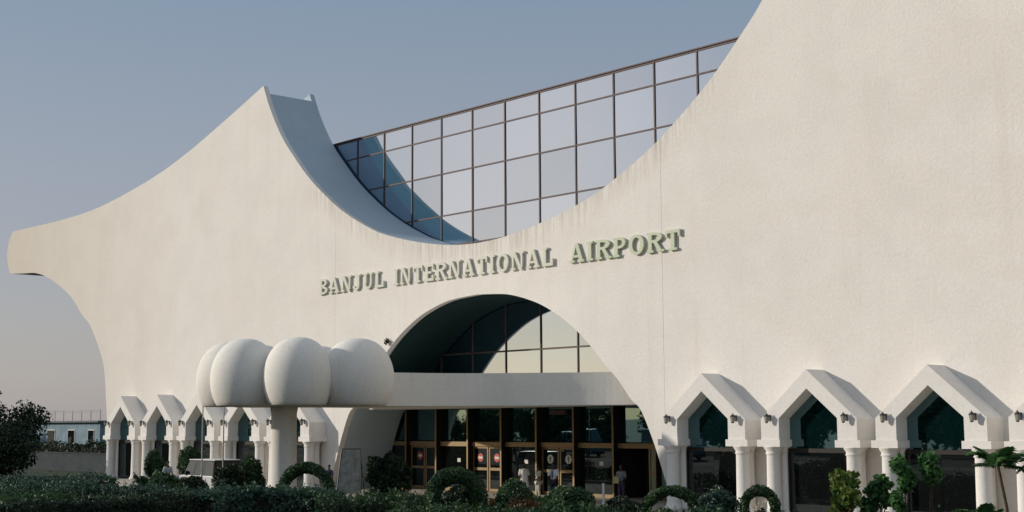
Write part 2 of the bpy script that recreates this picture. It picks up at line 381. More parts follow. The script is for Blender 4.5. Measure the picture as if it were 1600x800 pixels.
MB().box(1.6, 2.7, T-.35, T-.18, 4.08, 4.30).build('name_board', M['mullion'], eg)
def roundel(x, z, kind, parent, y):
    n = 20; poly = lambda r: [(x+r*math.cos(2*math.pi*k/n), z+r*math.sin(2*math.pi*k/n)) for k in range(n)]
    o = MB().prism(poly(.225), y-.004, y).build('door_sticker', M['red'] if kind == 'red' else M['sticker'], parent)
    b = MB()
    if kind == 'red': b.box(x-.155, x+.155, y-.008, y-.004, z-.06, z+.06)
    else:
        b.prism([(x-.04,z-.15),(x+.04,z-.15),(x+.04,z+.02),(x+.11,z+.02),(x,z+.16),(x-.11,z+.02),(x-.04,z+.02)], y-.008, y-.004)
    b.build('door_symbol', M['sticker'] if kind == 'red' else M['arrow'], parent)
for i in range(len(xe)-1):
    x0, x1 = xe[i]+.073, xe[i+1]-.073; xm = (x0+x1)/2
    if abs(xm) > 12.5: continue
    if 5.9 < xm < 8.6 and False: pass
    k = round((xe[i]-GX0)/GS)
    if k in (0, 2, -2):                                   # double doors
        d = obj('double_door', None, eg)
        for a, c in ((x0, xm-.035), (xm+.035, x1)):
            for (p, q, r_, s_) in ((a+.003, a+.09, .12, 2.45), (c-.09, c-.003, .12, 2.45)): MB().box(p, q, T+.06, T+.13, r_, s_).build('stile', M['bronze'], d)
            for z_ in (.13, 1.22, 2.36): MB().box(a+.093, c-.093, T+.062, T+.128, z_, z_+(.14 if z_ != 2.36 else .085)).build('rail', M['bronze'], d)
            pane(a+.05, c-.05, .2, 2.4, T+.10, M['door_glass'], d, .001)
            if k != -2: roundel((a+c)/2, 1.88, 'red' if k == 0 else 'arrow', d, T+.07)
            elif a == x0: roundel((a+c)/2+.2, 1.92, 'red', d, T+.07)
    elif k == 4:                                          # open doorway with a dark vestibule, green side panel
        d = obj('open_doorway', None, eg)
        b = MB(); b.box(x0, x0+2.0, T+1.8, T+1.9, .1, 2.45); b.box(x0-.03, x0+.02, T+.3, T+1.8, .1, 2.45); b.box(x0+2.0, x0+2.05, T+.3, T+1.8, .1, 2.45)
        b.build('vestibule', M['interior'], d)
        MB().box(x0+1.96, x0+2.06, T+.02, T+.14, .11, 2.455).build('stile', M['bronze'], d)
        MB().box(x0+2.063, x1, T+.06, T+.09, .12, 2.455).build('side_panel', M['green_panel'], d)
        MB().box(x0+2.063, x1, T+.03, T+.058, 1.22, 1.36).build('rail', M['bronze'], d)
    else:
        pane(x0, x1, .12, 2.45, T+.10, M['door_glass'] if k != 5 else M['green_panel'], eg, .001, 'side_light')
        MB().box(x0, x1, T+.05, T+.14, .105, .26).build('bottom_rail', M['bronze'], eg)
        if k in (-1, 1, 3): MB().box(xm+.1, xm+.36, T+.078, T+.082, 1.62, 1.82).build('notice', M['sticker'], eg)

# porches with gabled tunnels in front of the bay windows
PD = 1.12
def lantern_mesh():
    b = MB()
    b.box(-.05, .05, -.03, 0, -.12, .12); b.tube([(0,-.02,.05),(0,-.12,.14),(0,-.2,.1)], .016, 6)
    n = 6
    prof = [(.03,-.20),(.07,-.17),(.075,-.15)]
    b.lathe(prof, 0, -.2, n); b.lathe([(.07,-.149),(.105,.05)], 0, -.2, n, 1); b.lathe([(.125,.051),(.11,.08),(.03,.15),(.015,.2)], 0, -.2, n)
    return b.mesh('lantern', [M['lantern'], M['lampglass']])
LANT = lantern_mesh()
ring = [(-2.2,PZ+.27),(-1.34,PZ+.27),(-1.34,3.8),(0,4.92),(1.34,3.8),(1.34,PZ+.27),(2.2,PZ+.27),(2.2,3.78),(0,5.64),(-2.2,3.78)]
porch_me = MB().prism(ring, -PD, -.003).mesh('porch', M['trim'])
def column_mesh(r, z0, z1, name='column'):
    H = z1-z0
    return MB().lathe([(r*1.35,z0),(r*1.35,z0+.12),(r*1.12,z0+.16),(r*1.04,z0+.3),(r,z0+.34),(r*.93,z1-.34),(r*.95,z1-.3),(r*1.12,z1-.27),(r*.98,z1-.24),(r*1.0,z1-.16),(r*1.32,z1-.03),(r*1.36,z1-.001)], n=24).mesh(name, M['trim'], True)
COLM = column_mesh(.29, .1, PZ); COLR = column_mesh(.25, .1, PZ)
cap_me = MB().box(-.60, .50, -PD-.07, -.004, PZ+.0, PZ+.268).mesh('capital', M['trim'])
cap_me2 = MB().box(-.50, .60, -PD-.07, -.004, PZ+.0, PZ+.268).mesh('capital', M['trim'])
def make_porch(cx):
    p = obj('porch', porch_me, term, (cx, 0, 0))
    for s_, cm in ((-1, cap_me2), (1, cap_me)):
        obj('capital', cm, p, (s_*1.86, 0, 0))
        obj('column', COLM, p, (s_*1.84, -PD+.28, 0)); obj('column', COLR, p, (s_*1.70, -.34, 0))
        obj('wall_lantern', LANT, p, (s_*1.76, -PD, 3.82))
    wdw = obj('bay_window', None, term, (cx, 0, 0))
    sh = [(-1.36,2.66),(-1.36,3.79),(0,4.925),(1.36,3.79),(1.36,2.66)]; gy = -.42
    o = MB().prism(sh, gy-.01, gy+.01).build('pane', M['tint'], wdw); o.rotation_euler = (rng.uniform(-.003,.003), 0, rng.uniform(-.004,.004))
    for a, c in ((-1.36,-.004), (.004,1.36)): pane(a, c, .16, 2.5, gy, M['door_glass'], wdw, .003)
    for bx in ((-1.42,1.42,2.5,2.655),(-1.44,-1.36,.1,2.498),(1.36,1.44,.1,2.498),(-1.36,1.36,.1,.158)):
        MB().box(bx[0], bx[1], gy-.05, gy+.06, bx[2], bx[3]).build('frame', M['post'], wdw)
for s_ in (-1, 1):
    for c in BAYS: make_porch(s_*c)
# lower ledge block between the arch leg and the first porch
for s_ in (-1, 1):
    x0, x1 = sorted((s_*12.0, s_*13.14))

# entrance canopy : neck slab flaring to the arch, ring of swollen lobes, one round column
CB, CT = 4.46, 5.92; YC = -9.9
edge = spline([(2.9,-9.9),(3.15,-7.6),(3.6,-5.4),(4.6,-3.6),(6.2,-2.1),(7.6,-.8),(8.8,.05),(10.2,.8),(11.3,1.7),(11.6,3.4)], 5)
plan = edge + [(-x, y) for x, y in reversed(edge)]
plan += [(2.9*math.cos(math.pi+math.pi*k/14), YC+2.9*math.sin(math.pi+math.pi*k/14)) for k in range(1, 14)]
canopy = MB().prism(plan, CB, CT, 'xy').build('entrance_canopy', M['lobe'], term)
def lobe_mesh(rx, rz, zc, zb):
    vs = []; fs = []; nu, nv = 40, 22; t0 = math.acos(max(-1, min(1, (zc-zb)/rz)))
    b = MB(); prof = []
    for j in range(nv+1):
        t = t0 + (math.pi-t0)*j/nv
        prof.append((max(rx*math.sin(t)**.86, .002), zc-rz*math.cos(t)))
    prof = [(prof[0][0]-.10, zb-.035), (prof[0][0]-.03, zb-.02)] + prof
    b.lathe(prof, n=nu); return b.mesh('lobe', M['lobe'], True)
LOBE = lobe_mesh(1.47, 1.74, 5.60, CB+.04)
for be in (-132, -84, -38, 6, 50, 95):
    o = obj('lobe', LOBE, canopy, (3.42*math.sin(R(be)), YC-3.42*math.cos(R(be)), 0), (0,0,R(be)))
    if abs(be) == 95: o.scale = (1.12, 1, 1)
cb = MB().lathe([(.74,.1),(.74,.22),(.62,.26),(.59,.8),(.555,CB-.3),(.62,CB-.002)], n=36).build('column', M['lobe'], canopy, True, (0,-11.1,0))

# ------------------------------------------------------------------ sign lettering
sign = thing('airport_sign', (0,0,10.97), 'raised pale green slab-serif letters reading BANJUL INTERNATIONAL AIRPORT across the facade', 'sign')
def arc(cx, cz, rx, rz, a0, a1, n=14): return [(cx+rx*math.cos(R(a0+(a1-a0)*k/n)), cz+rz*math.sin(R(a0+(a1-a0)*k/n))) for k in range(n+1)]
def glyph(ch, W, m_=None, H=.88, D=.09):
    b = MB(); t = .17*H/.88*1.05; s = .10; Y0 = -.05
    def bar(x0, x1, z0, z1, d=0): b.box(x0, x1, -D-d+Y0, Y0+.0-.0*d, z0, z1)
    def poly(p, d=.004): b.prism(p, -D-d+Y0, Y0, 'xz')
    def stem(x): bar(x-t/2, x+t/2, s+.001, H-s-.001)
    def serif(x, w_, bot=True, top=True):
        if bot: bar(x-w_/2, x+w_/2, 0, s, .003)
        if top: bar(x-w_/2, x+w_/2, H-s, H, .003)
    if ch == 'I': stem(W/2); serif(W/2, W)
    elif ch == 'T':
        bar(W/2-t/2, W/2+t/2, s+.001, H-.15); serif(W/2, W*.55, True, False); bar(0, W, H-.14, H, .003); bar(0, .10, H-.30, H-.141, .001); bar(W-.10, W, H-.30, H-.141, .001)
    elif ch == 'L':
        stem(.17); serif(.17, .36, False, True); bar(.02, W, 0, .14, .003); bar(W-.1, W, .141, .34, .001)
    elif ch == 'E':
        bar(.09, .09+t, .141, H-.141); bar(0, W, 0, .14, .003); bar(0, W, H-.14, H, .003); bar(W-.1, W, .141, .3, .001); bar(W-.1, W, H-.3, H-.141, .001); bar(.09+t+.001, W*.76, H/2-.06, H/2+.06)
    elif ch in 'NM':
        x1, x2 = .15, W-.15
        bar(x1-.055, x1+.055, s+.001, H-s-.001); bar(x2-.055, x2+.055, .10, H-s-.001); serif(x1, .30, True, False); serif(x1-.02, .22, False, True); serif(x2, .30, False, True)
        poly([(x1-.05,H-.002),(x1+.15,H-.002),(x2+.05,.002),(x2-.15,.002)], .006)
    elif ch == 'A':
        poly([(.10,s*.6),(.21,s*.6),(W/2+.02,H),(W/2-.08,H)], .004); poly([(W-.25,s*.6),(W-.05,s*.6),(W/2+.08,H-.001),(W/2-.10,H-.001)], .007)
        bar(W*.3, W*.68, .22, .33); bar(0, .32, 0, s, .0015); bar(W-.38, W, 0, s, .0015)
    elif ch == 'J':
        x = W-.24; bar(x-t/2, x+t/2, .25, H-s-.001); serif(x, .38, False, True)
        o_ = arc(x+t/2-.27, .25, .27, .25, 0, -180); i_ = arc(x+t/2-.27, .25, .27-t, .13, -180, 0); poly(o_+i_, .002)
    elif ch == 'U':
        bar(.10, .10+t, .30, H-s-.001); bar(W-.10-.12, W-.10, .30, H-s-.001); serif(.10+t/2, .36, False, True); serif(W-.16, .30, False, True)
        cx = W/2; ro = W/2-.10; poly(arc(cx, .30, ro, .30, 180, 360)+arc(cx, .30, ro-.13, .18, 360, 180), .002)
    elif ch == 'O':
        o_ = arc(W/2, H/2, W/2, H/2+.01, 90, 270, 18); i_ = arc(W/2, H/2, W/2-.19, H/2-.12, 270, 90, 18); poly(o_+i_, .002)
        o_ = arc(W/2, H/2, W/2, H/2+.01, -90, 90, 18); i_ = arc(W/2, H/2, W/2-.19, H/2-.12, 90, -90, 18); poly(o_+i_, .002)
    elif ch in 'BPR':
        x = .09; bar(x, x+t, s+.001, H-s-.001); serif(x+t/2, .34, True, True)
        zl = H*.48 if ch != 'P' else H*.42
        c0 = x+t+.06; rx = W-(c0)-(.06 if ch == 'B' else .03); zc = (H+zl)/2; rz = (H-zl)/2
        bar(x+t+.001, c0, H-.125, H-.002, .001); bar(x+t+.001, c0, zl+.002, zl+.118, .001)
        poly(arc(c0, zc, rx, rz, 90, -90)+arc(c0, zc, rx-.17, rz-.12, -90, 90), .005)
        if ch == 'B':
            zt = H*.52; zc = zt/2; rx = W-c0; bar(x+t+.001, c0, .002, .122, .0015)
            poly(arc(c0, zc, rx, zc, 90, -90)+arc(c0, zc, rx-.17, zc-.12, -90, 90), .007)
        if ch == 'R':
            poly([(c0,zl+.05),(c0+.2,zl+.05),(W+.01,.002),(W-.2,.002)], .006); bar(W-.16, W+.08, 0, .10, .0025)
    b.box(W*.3, W*.36, Y0-.001, 0, H*.3, H*.36); b.box(W*.6, W*.66, Y0-.001, 0, H*.06, H*.1)   # standoff pins
    return b.mesh('letter_'+ch.lower(), m_ or M['letter'])
WID = dict(B=.74, A=.86, N=.88, J=.66, U=.80, L=.70, I=.36, T=.74, E=.70, R=.82, O=.80, P=.72)
for word, xa, xb in (('BANJUL', -13.8, -7.62), ('INTERNATIONAL', -6.72, 5.62), ('AIRPORT', 6.72, 13.5)):
    tot = sum(WID[c] for c in word); gap = (xb-xa-tot)/(len(word)-1)
    k = 1.0
    if gap > .2: k = (xb-xa-.17*(len(word)-1))/tot; gap = .17
    if gap < .06: k = (xb-xa-.07*(len(word)-1))/tot; gap = .07
    x = xa
    for ch in word:
        o = obj('letter', glyph(ch, WID[ch], M['letter_green'] if word == 'AIRPORT' else M['letter']), sign, (x, 0, 0)); o.scale = (k, 1, 1); o['label'] = 'raised pale green letter '+ch
        x += WID[ch]*k + gap

# ------------------------------------------------------------------ vegetation
def leaves(P, N, size, rs, aspect=.6, flat=.55):
    """one quad (bent diamond) for each point; N = preferred normals"""
    n = len(P); rnd = rs.normal(size=(n,3)); nn = N*flat + rnd*(1-flat); nn /= np.linalg.norm(nn, axis=1)[:,None]+1e-9
    a = np.cross(nn, rs.normal(size=(n,3))); a /= np.linalg.norm(a, axis=1)[:,None]+1e-9; b = np.cross(nn, a)
    s = (size*rs.uniform(.6, 1.35, n))[:,None]
    v = np.stack([P - a*s, P + b*s*aspect, P + a*s, P - b*s*aspect], 1)
    return v.reshape(-1,3)
def leaf_obj(name, V, m_, parent=None, core=None, loc=None, kind=None):
    """V: (4n,3) quads; core: MB for the dark inside"""
    nq = len(V)//4; cv = core.v if core else []; cf = core.f if core else []
    verts = np.concatenate([np.asarray(V, dtype=np.float32), np.asarray(cv, dtype=np.float32).reshape(-1,3)]) if cv else np.asarray(V, dtype=np.float32)
    me = bpy.data.meshes.new(name)
    loops = list(range(4*nq)); starts = list(range(0, 4*nq, 4)); o = 4*nq
    for f in cf: starts.append(len(loops)); loops += [i+o for i in f]
    me.vertices.add(len(verts)); me.vertices.foreach_set('co', verts.ravel())
    me.loops.add(len(loops)); me.loops.foreach_set('vertex_index', loops)
    me.polygons.add(len(starts)); me.polygons.foreach_set('loop_start', starts)
    me.materials.append(m_); me.materials.append(M['twig'])
    me.polygons.foreach_set('material_index', [0]*nq + [1]*len(cf))
    me.update(calc_edges=True); me.validate()
    ob = obj(name, me, parent, loc)
    if kind: ob['kind'] = kind
    return ob
def lump(P, rs, amp, freq):
    out = np.zeros(len(P))
    for k in range(5):
        d = rs.normal(size=3)*freq*(1+.5*k); out += np.sin(P@d + rs.uniform(0,6.3))/(1+.5*k)
    return out*amp/2.2
def hedge(path, width, heights, label, m_, seed, name='clipped_hedge', cat='hedge', group=None, dens=360, leaf=.06, rough=.16, zb=.1):
    """hedge following a ground path; heights along it"""
    rs = np.random.RandomState(seed); path = np.array(path, float); base = path[0].copy()
    path = path-base; seg = np.linalg.norm(np.diff(path, axis=0), axis=1); tot = seg.sum(); cum = np.r_[0, np.cumsum(seg)]
    hs = np.interp
    H = np.array(heights, float); peri = 2*H.mean()+width; n = int(dens*tot*peri)
    t = rs.uniform(-.15, tot+.15, n); tc = np.clip(t, 0, tot)
    px = np.interp(tc, cum, path[:,0]); py = np.interp(tc, cum, path[:,1])
    dx = np.interp(np.clip(tc+.2,0,tot), cum, path[:,0])-np.interp(np.clip(tc-.2,0,tot), cum, path[:,0]); dy = np.interp(np.clip(tc+.2,0,tot), cum, path[:,1])-np.interp(np.clip(tc-.2,0,tot), cum, path[:,1])
    L_ = np.hypot(dx, dy)+1e-9; dx /= L_; dy /= L_; px += dx*(t-tc); py += dy*(t-tc)
    h = np.interp(tc, cum, H)
    u = rs.uniform(0, 2*h+width); side = np.where(u < h, -1, np.where(u > h+width, 1, 0))
    off = np.where(side == 0, u-h-width/2, side*width/2); z = np.where(side == 0, h, np.where(side < 0, u, 2*h+width-u))
    r_ = .22*np.minimum(1, width); edge_ = np.maximum(0, np.abs(off)-(width/2-r_)); z = np.where(side == 0, z-edge_**2/r_*.6, z)
    off = off*(1-.35*np.clip((z-(h-r_))/r_,0,1)*(side != 0)*r_/width*2)
    P = np.stack([px-dy*off, py+dx*off, z+zb], 1); Nn = np.stack([-dy*side, dx*side, (side == 0)*1.0+.15], 1); Nn /= np.linalg.norm(Nn, axis=1)[:,None]
    P += Nn*(lump(P, rs, rough, 2.2)+lump(P, rs, rough*.5, 7)+rs.uniform(-.14, .03, n))[:,None]
    P += Nn*lump(P, rs, rough*.8, .9)[:,None]; sp = rs.uniform(0,1,n) < .12; P[sp] += (Nn[sp]+rs.normal(size=(sp.sum(),3))*.25)*rs.uniform(.03,.10+rough*.8,(sp.sum(),1))
    P[:,2] = np.maximum(P[:,2], zb+.02)
    core = MB(); inn = .16+rough*.4
    K = max(2, int(tot/.6)+1); ring_ = []
    for k in range(K+1):
        q = tot*k/K; x = np.interp(q, cum, path[:,0]); y = np.interp(q, cum, path[:,1])
        a = np.array([np.interp(min(q+.2,tot), cum, path[:,0])-np.interp(max(q-.2,0), cum, path[:,0]), np.interp(min(q+.2,tot), cum, path[:,1])-np.interp(max(q-.2,0), cum, path[:,1])]); a /= np.linalg.norm(a)+1e-9
        hh = np.interp(q, cum, H)-inn; ww = width/2-inn
        for o_, zz in ((-ww,zb),(-ww,zb+hh*.85),(-ww*.7,zb+hh),(ww*.7,zb+hh),(ww,zb+hh*.85),(ww,zb)): core.v.append((x-a[1]*o_, y+a[0]*o_, zz))
    for k in range(K):
        for j in range(6): core.f.append((k*6+j, k*6+(j+1)%6, (k+1)*6+(j+1)%6, (k+1)*6+j))
    core.f += [tuple(range(6)), tuple(K*6+j for j in range(6))]; core.mi = [0]*len(core.f)
    ob = leaf_obj(name, leaves(P, Nn, leaf, rs), m_, None, core, (base[0], base[1], 0))
    return tag(ob, label, cat, group)
def blob_leaves(rs, c, rad, n, leaf, rough=.12, freq=2.5, shell=.25, flat=.5):
    d = rs.normal(size=(n,3)); d /= np.linalg.norm(d, axis=1)[:,None]
    rad = np.array(rad); r = 1-shell*rs.uniform(0,1,n)**1.6
    P = d*rad; P = P*(r*(1+lump(P/np.mean(rad)*1.2, rs, rough, freq)))[:,None]+np.array(c)
    return leaves(P, d, leaf, rs, flat=flat)
def bush(loc, rad, label, m_, seed, name='round_bush', cat='bush', group=None, leaf=.062, rough=.24, stem=0, dens=820, zb=.1, freq=2.5):
    """rad=(rx,ry,rz); stem = clear stem height under the ball"""
    rs = np.random.RandomState(seed); n = int(dens*4*math.pi*((rad[0]*rad[2])))
    zc = stem+rad[2]*(.92 if stem else .8)+zb
    t = thing(name, (loc[0], loc[1], 0), label, cat, group)
    V = blob_leaves(rs, (0,0,zc), rad, n, leaf, rough, freq)
    V[:,2] = np.maximum(V[:,2], zb+.01)
    core = MB().ball((0,0,zc), rad[0]*.72, rad[1]*.72, rad[2]*.72, 12, 8, disp=.06, seed=seed)
    leaf_obj('foliage', V, m_, t, core)
    st = MB(); st.tube([(0,0,0),(.02,.01,zc*.6),(0,.02,zc)], [.05,.04,.025], 7); st.build('stem', M['bark'], t); return t
def topiary_arch(loc, half, top, thick, ang, label, seed, m_, lean=0):
    rs = np.random.RandomState(seed); t = thing('topiary_arch', (loc[0], loc[1], 0), label, 'topiary', 'topiary arches in the garden')
    zb = .1; K = 40; pts = []
    ca, sa = math.cos(ang), math.sin(ang); zs_ = max(.1, top-thick-half)
    for k in range(K+1):
        a = math.pi*k/K; x = -math.cos(a)*half; z = zs_+math.sin(a)*(top-thick-zs_)
        pts.append((x*ca+lean*z*ca*.0, x*sa, z))
    pts = [(pts[0][0]*1.04, pts[0][1]*1.04, zb)]+pts+[(pts[-1][0]*1.04, pts[-1][1]*1.04, zb)]
    A = np.array(pts); seg = np.linalg.norm(np.diff(A,axis=0),axis=1); cum = np.r_[0,np.cumsum(seg)]; tot = cum[-1]
    n = int(tot*2*math.pi*thick*900); q = rs.uniform(0,tot,n); C_ = np.stack([np.interp(q,cum,A[:,j]) for j in range(3)],1)
    q2 = np.clip(q+.05,0,tot); tg = np.stack([np.interp(q2,cum,A[:,j]) for j in range(3)],1)-np.stack([np.interp(np.clip(q-.05,0,tot),cum,A[:,j]) for j in range(3)],1); tg /= np.linalg.norm(tg,axis=1)[:,None]+1e-9
    d = rs.normal(size=(n,3)); d -= (d*tg).sum(1)[:,None]*tg; d /= np.linalg.norm(d,axis=1)[:,None]
    P = C_+d*(thick*(1-.3*rs.uniform(0,1,n)**2+lump(C_,rs,.14,3)))[:,None]; P[:,2] = np.maximum(P[:,2], zb+.01)
    core = MB().tube(pts[::3]+[pts[-1]], thick*.6, 8)
    leaf_obj('foliage', leaves(P, d, .05, rs), m_, t, core)
    for s_ in (0, -1): MB().tube([(pts[s_][0],pts[s_][1],0),(pts[s_][0],pts[s_][1],.5)], .035, 6).build('stem', M['bark'], t)
    return t
def limb_tree_mesh(seed, H, crown, trunk_h, r0, leaf, n, low=.35):
    """returns trunk MB and leaf quads: a tapered trunk with forking limbs and leaf clumps on their ends"""
    rs = np.random.RandomState(seed); rn = random.Random(seed); b = MB(); V = []; cl = []
    b.tube([(0,0,0),(rn.uniform(-.1,.1),rn.uniform(-.1,.1),trunk_h*.5),(rn.uniform(-.2,.2),rn.uniform(-.2,.2),trunk_h)], [r0*1.3,r0,r0*.8], 9)
    nl = 9
    for k in range(nl):
        a = 2*math.pi*k/nl+rn.uniform(-.3,.3); rr = crown[0]*rn.uniform(.45,.85); zz = trunk_h+(H-trunk_h)*rn.uniform(low*.4,.85)
        e = (rr*math.cos(a), rr*math.sin(a), zz); mid = (rr*.45*math.cos(a+.2), rr*.45*math.sin(a+.2), trunk_h+(zz-trunk_h)*.6)
        b.tube([(0,0,trunk_h*.85), mid, e], [r0*.55,r0*.35,r0*.12], 6); cl.append(e); cl.append(mid)
        for j in range(2):
            a2 = a+rn.uniform(-.8,.8); e2 = (mid[0]+crown[0]*.4*math.cos(a2), mid[1]+crown[0]*.4*math.sin(a2), mid[2]+rn.uniform(-.1,.35)*(H-trunk_h))
            b.tube([mid, e2], [r0*.25,r0*.08], 5); cl.append(e2)
    cl.append((0,0,H*.88)); cl.append((rn.uniform(-.5,.5),rn.uniform(-.5,.5),H*.8))
    for c in cl:
        s = crown[0]*rn.uniform(.26,.42)
        V.append(blob_leaves(rs, c, (s,s,s*.75), int(n/len(cl)), leaf, .3, 2.0, .75, .3))
    return b, np.concatenate(V)
def tree(name, loc, seed, H, crown, trunk_h, r0, leaf, n, m_, label, group=None, low=.35):
    t = thing(name, loc, label, 'tree', group); b, V = limb_tree_mesh(seed, H, crown, trunk_h, r0, leaf, n, low)
    b.build('trunk', M['bark'], t, True); leaf_obj('crown', V, m_, t); return t
def frond_mesh(L, droop, seed, nl=26, wid=.34):
    """feather palm frond along +x, base at origin"""
    rn = random.Random(seed); b = MB(); pts = []
    for k in range(11):
        q = k/10; pts.append((L*q*(1-.25*droop*q), 0, L*(.42*q-droop*q*q)))
    b.tube(pts, [.022*(1-.8*k/10) for k in range(11)], 5)
    for k in range(nl):
        q = .14+.85*k/nl; i = min(9, int(q*10)); f = q*10-i; p = Vector(pts[i]).lerp(Vector(pts[i+1]), f)
        ln = wid*math.sin(math.pi*min(1, .18+.80*q))+.06
        for s_ in (-1, 1):
            d = Vector((.55, s_*1.0, -.35+rn.uniform(-.15,.15))).normalized()*ln*rn.uniform(.8,1.1); wv = Vector((.036,0,.004))
            m1 = p+d*.5+Vector((0,0,.02)); b.add([p-wv*.4, p+wv*.4, m1+wv, p+d, m1-wv], [(0,1,2,3,4)])
    return b.mesh('frond', M['leaf_bright'])
def palm(loc, hstem, nf, L, label, seed, lean=(0,0), droop=.75, fm=None):
    rn = random.Random(seed); t = thing('young_palm', (loc[0],loc[1],0), label, 'palm', 'young palms in the bed')
    top = (lean[0], lean[1], hstem)
    MB().tube([(0,0,0),(lean[0]*.3,lean[1]*.3,hstem*.5),top], [.06,.045,.04], 8).build('stem', M['bark'], t)
    mesh = [frond_mesh(L, droop*k, seed+i) for i, k in enumerate((.55, .85, 1.15))]
    if fm:
        for me in mesh: me.materials[0] = fm
    for k in range(nf):
        o = obj('frond', mesh[k%3], t, top, (rn.uniform(-.2,.2), rn.uniform(-.85,.05), 2*math.pi*k/nf+rn.uniform(-.2,.2))); s_ = rn.uniform(.8,1.1); o.scale = (s_,s_,s_)
    return t
def stalk_plant(loc, H, heads, label, seed, m_, name='leafy_stalk_plant'):
    """slender stems, each with a rounded cluster of big leaves at its head"""
    rs = np.random.RandomState(seed); t = thing(name, (loc[0],loc[1],0), label, 'plant', 'leafy plants in the right bed'); st = MB(); V = []
    for (dx, dy, hz, r) in heads:
        st.tube([(0,0,.05),(dx*.5,dy*.5,hz*.5),(dx,dy,hz)], [.035,.028,.018], 6)
        V.append(blob_leaves(rs, (dx,dy,hz), (r,r,r*1.15), int(300*r/.3), .11, .35, 3, .9, .3))
    st.build('stem', M['bark'], t); leaf_obj('foliage', np.concatenate(V), m_, t); return t

# hedges
hedge([(7.6,-19.0),(6.7,-22.2),(6.9,-26.6)], 1.3, [1.10,1.05,1.02], 'dark clipped hedge curving to the lower left corner', M['leaf_dark'], 11, rough=.08)
hedge([(7.9,-19.6),(7.7,-17.9),(8.7,-16.8),(10.3,-15.3)], 1.7, [1.0,1.22,1.34,1.12], 'tall bluish shaggy hedge in front of the canopy column', M['leaf_blue'], 12, name='shaggy_hedge', rough=.20, leaf=.07)
hedge([(12.3,-17.4),(13.6,-15.9),(14.8,-14.7)], 1.1, [1.05,1.10,1.12], 'green clipped hedge right of the tall bluish hedge', M['leaf'], 13)
hedge([(15.9,-16.9),(18.2,-15.2),(20.0,-13.2)], 1.2, [.80,.80,.78], 'low clipped hedge along the bottom, below the double doors with red roundels', M['leaf'], 14)
hedge([(20.4,-12.8),(21.7,-11.4),(23.4,-9.8)], 1.0, [.72,.72,.72], 'low clipped hedge along the bottom, below the person in the open doorway', M['leaf'], 15)
hedge([(24.4,-10.2),(27.0,-10.3),(29.9,-9.8),(33.5,-9.0)], 1.0, [.70,.72,.78,.85], 'low planted hedge along the bottom right under the porches', M['leaf_dark'], 16, rough=.2)
hedge([(-21.5,-14.6),(-17,-13.4),(-13.3,-12.9)], 1.2, [.85,.95,1.0], 'low blue green hedge at far left before the grey wall', M['leaf_blue'], 17, rough=.15)
hedge([(-10.5,-19.0),(-6.5,-17.4),(-1.2,-14.2)], 1.4, [.95,1.0,.82], 'low blue green hedge behind the dark clipped hedge', M['leaf_blue'], 18, rough=.2)
hedge([(-4,-25.5),(2,-22.5),(5.2,-18.6)], 1.6, [.85,.9,.9], 'low dense hedge between the dark hedge and blue green hedge', M['leaf'], 19, rough=.2)
hedge([(8.8,-11.9),(11.0,-10.8),(12.2,-9.6)], .9, [.75,.8,.75], 'low rusty leaved hedge left of the curled topiary arch', M['leaf_rust'], 20, rough=.22)
hedge([(14.6,-10.6),(15.8,-9.9)], .8, [.7,.75], 'short rusty hedge before the double doors', M['leaf_rust'], 21, rough=.2)
# topiary arches
topiary_arch((5.3,-13.4), 1.0, 2.2, .23, R(35), 'wide clipped topiary arch beside the round canopy column', 31, M['leaf'])
topiary_arch((20.3,-8.5), .98, 1.55, .19, R(38), 'low wide topiary arch in front of the right arch leg', 32, M['leaf'])
topiary_arch((23.6,-7.9), .50, 1.62, .17, R(30), 'narrow topiary hoop by the first porch column on the right', 33, M['leaf'])
topiary_arch((13.1,-12.1), .86, 2.12, .30, R(48), 'thick curled topiary arch before the dark glass doors', 34, M['leaf'])
# bushes
bush((2.6,-7.3), (.92,.92,1.0), 'round dark bush with bare lower stem near the leaning display board', M['leaf_dark'], 41, stem=.35, rough=.3)
bush((13.75,-9.85), (.66,.66,.78), 'upright green bush left of the three standing people', M['leaf'], 42)
bush((17.3,-10.5), (1.0,.95,.84), 'broad green bush below the man in a white shirt', M['leaf'], 43)
bush((12.7,-8.0), (.85,.8,.42), 'low spreading bush in front of the people in pale clothes', M['leaf'], 44)
bush((19.0,-9.6), (.9,.8,.55), 'low bush between the broad bush and low topiary arch', M['leaf_dark'], 45)
bush((-19.95,-6.9), (.52,.52,.72), 'clipped ball tree by the second porch from the left', M['leaf'], 46, stem=.7, name='ball_tree', cat='topiary')
bush((-17.7,-5.95), (.62,.62,.85), 'clipped ball tree by the third porch from the left', M['leaf'], 47, stem=.6, name='ball_tree', cat='topiary')
bush((-5.0,-9.8), (.66,.66,1.1), 'tall green bush just left of the canopy column', M['leaf'], 48)
bush((-3.85,-11.5), (.75,.75,.95), 'rounded dark bush right of the parked vehicle', M['leaf_dark'], 49)
bush((-6.9,-13.2), (.85,.8,.75), 'dark green bush beneath the second porch from the left', M['leaf'], 50)
bush((12.5,-11.5), (.72,.68,.70), 'dark bush filling the opening of the thick curled topiary arch', M['leaf_dark'], 53)
bush((-8.3,-11.0), (.8,.75,.62), 'low bush hiding the wheels of the parked vehicle', M['leaf_dark'], 54)
fl = bush((22.0,-8.1), (.68,.6,.72), 'loose bush with pale flowers in front of the first right bay window', M['leaf_blue'], 51, name='flowering_bush', rough=.3)
rs = np.random.RandomState(5); leaf_obj('blossom', blob_leaves(rs, (0,0,.72), (.72,.64,.72), 46, .05, .2, 2, .1, .3), M['petal'], fl)
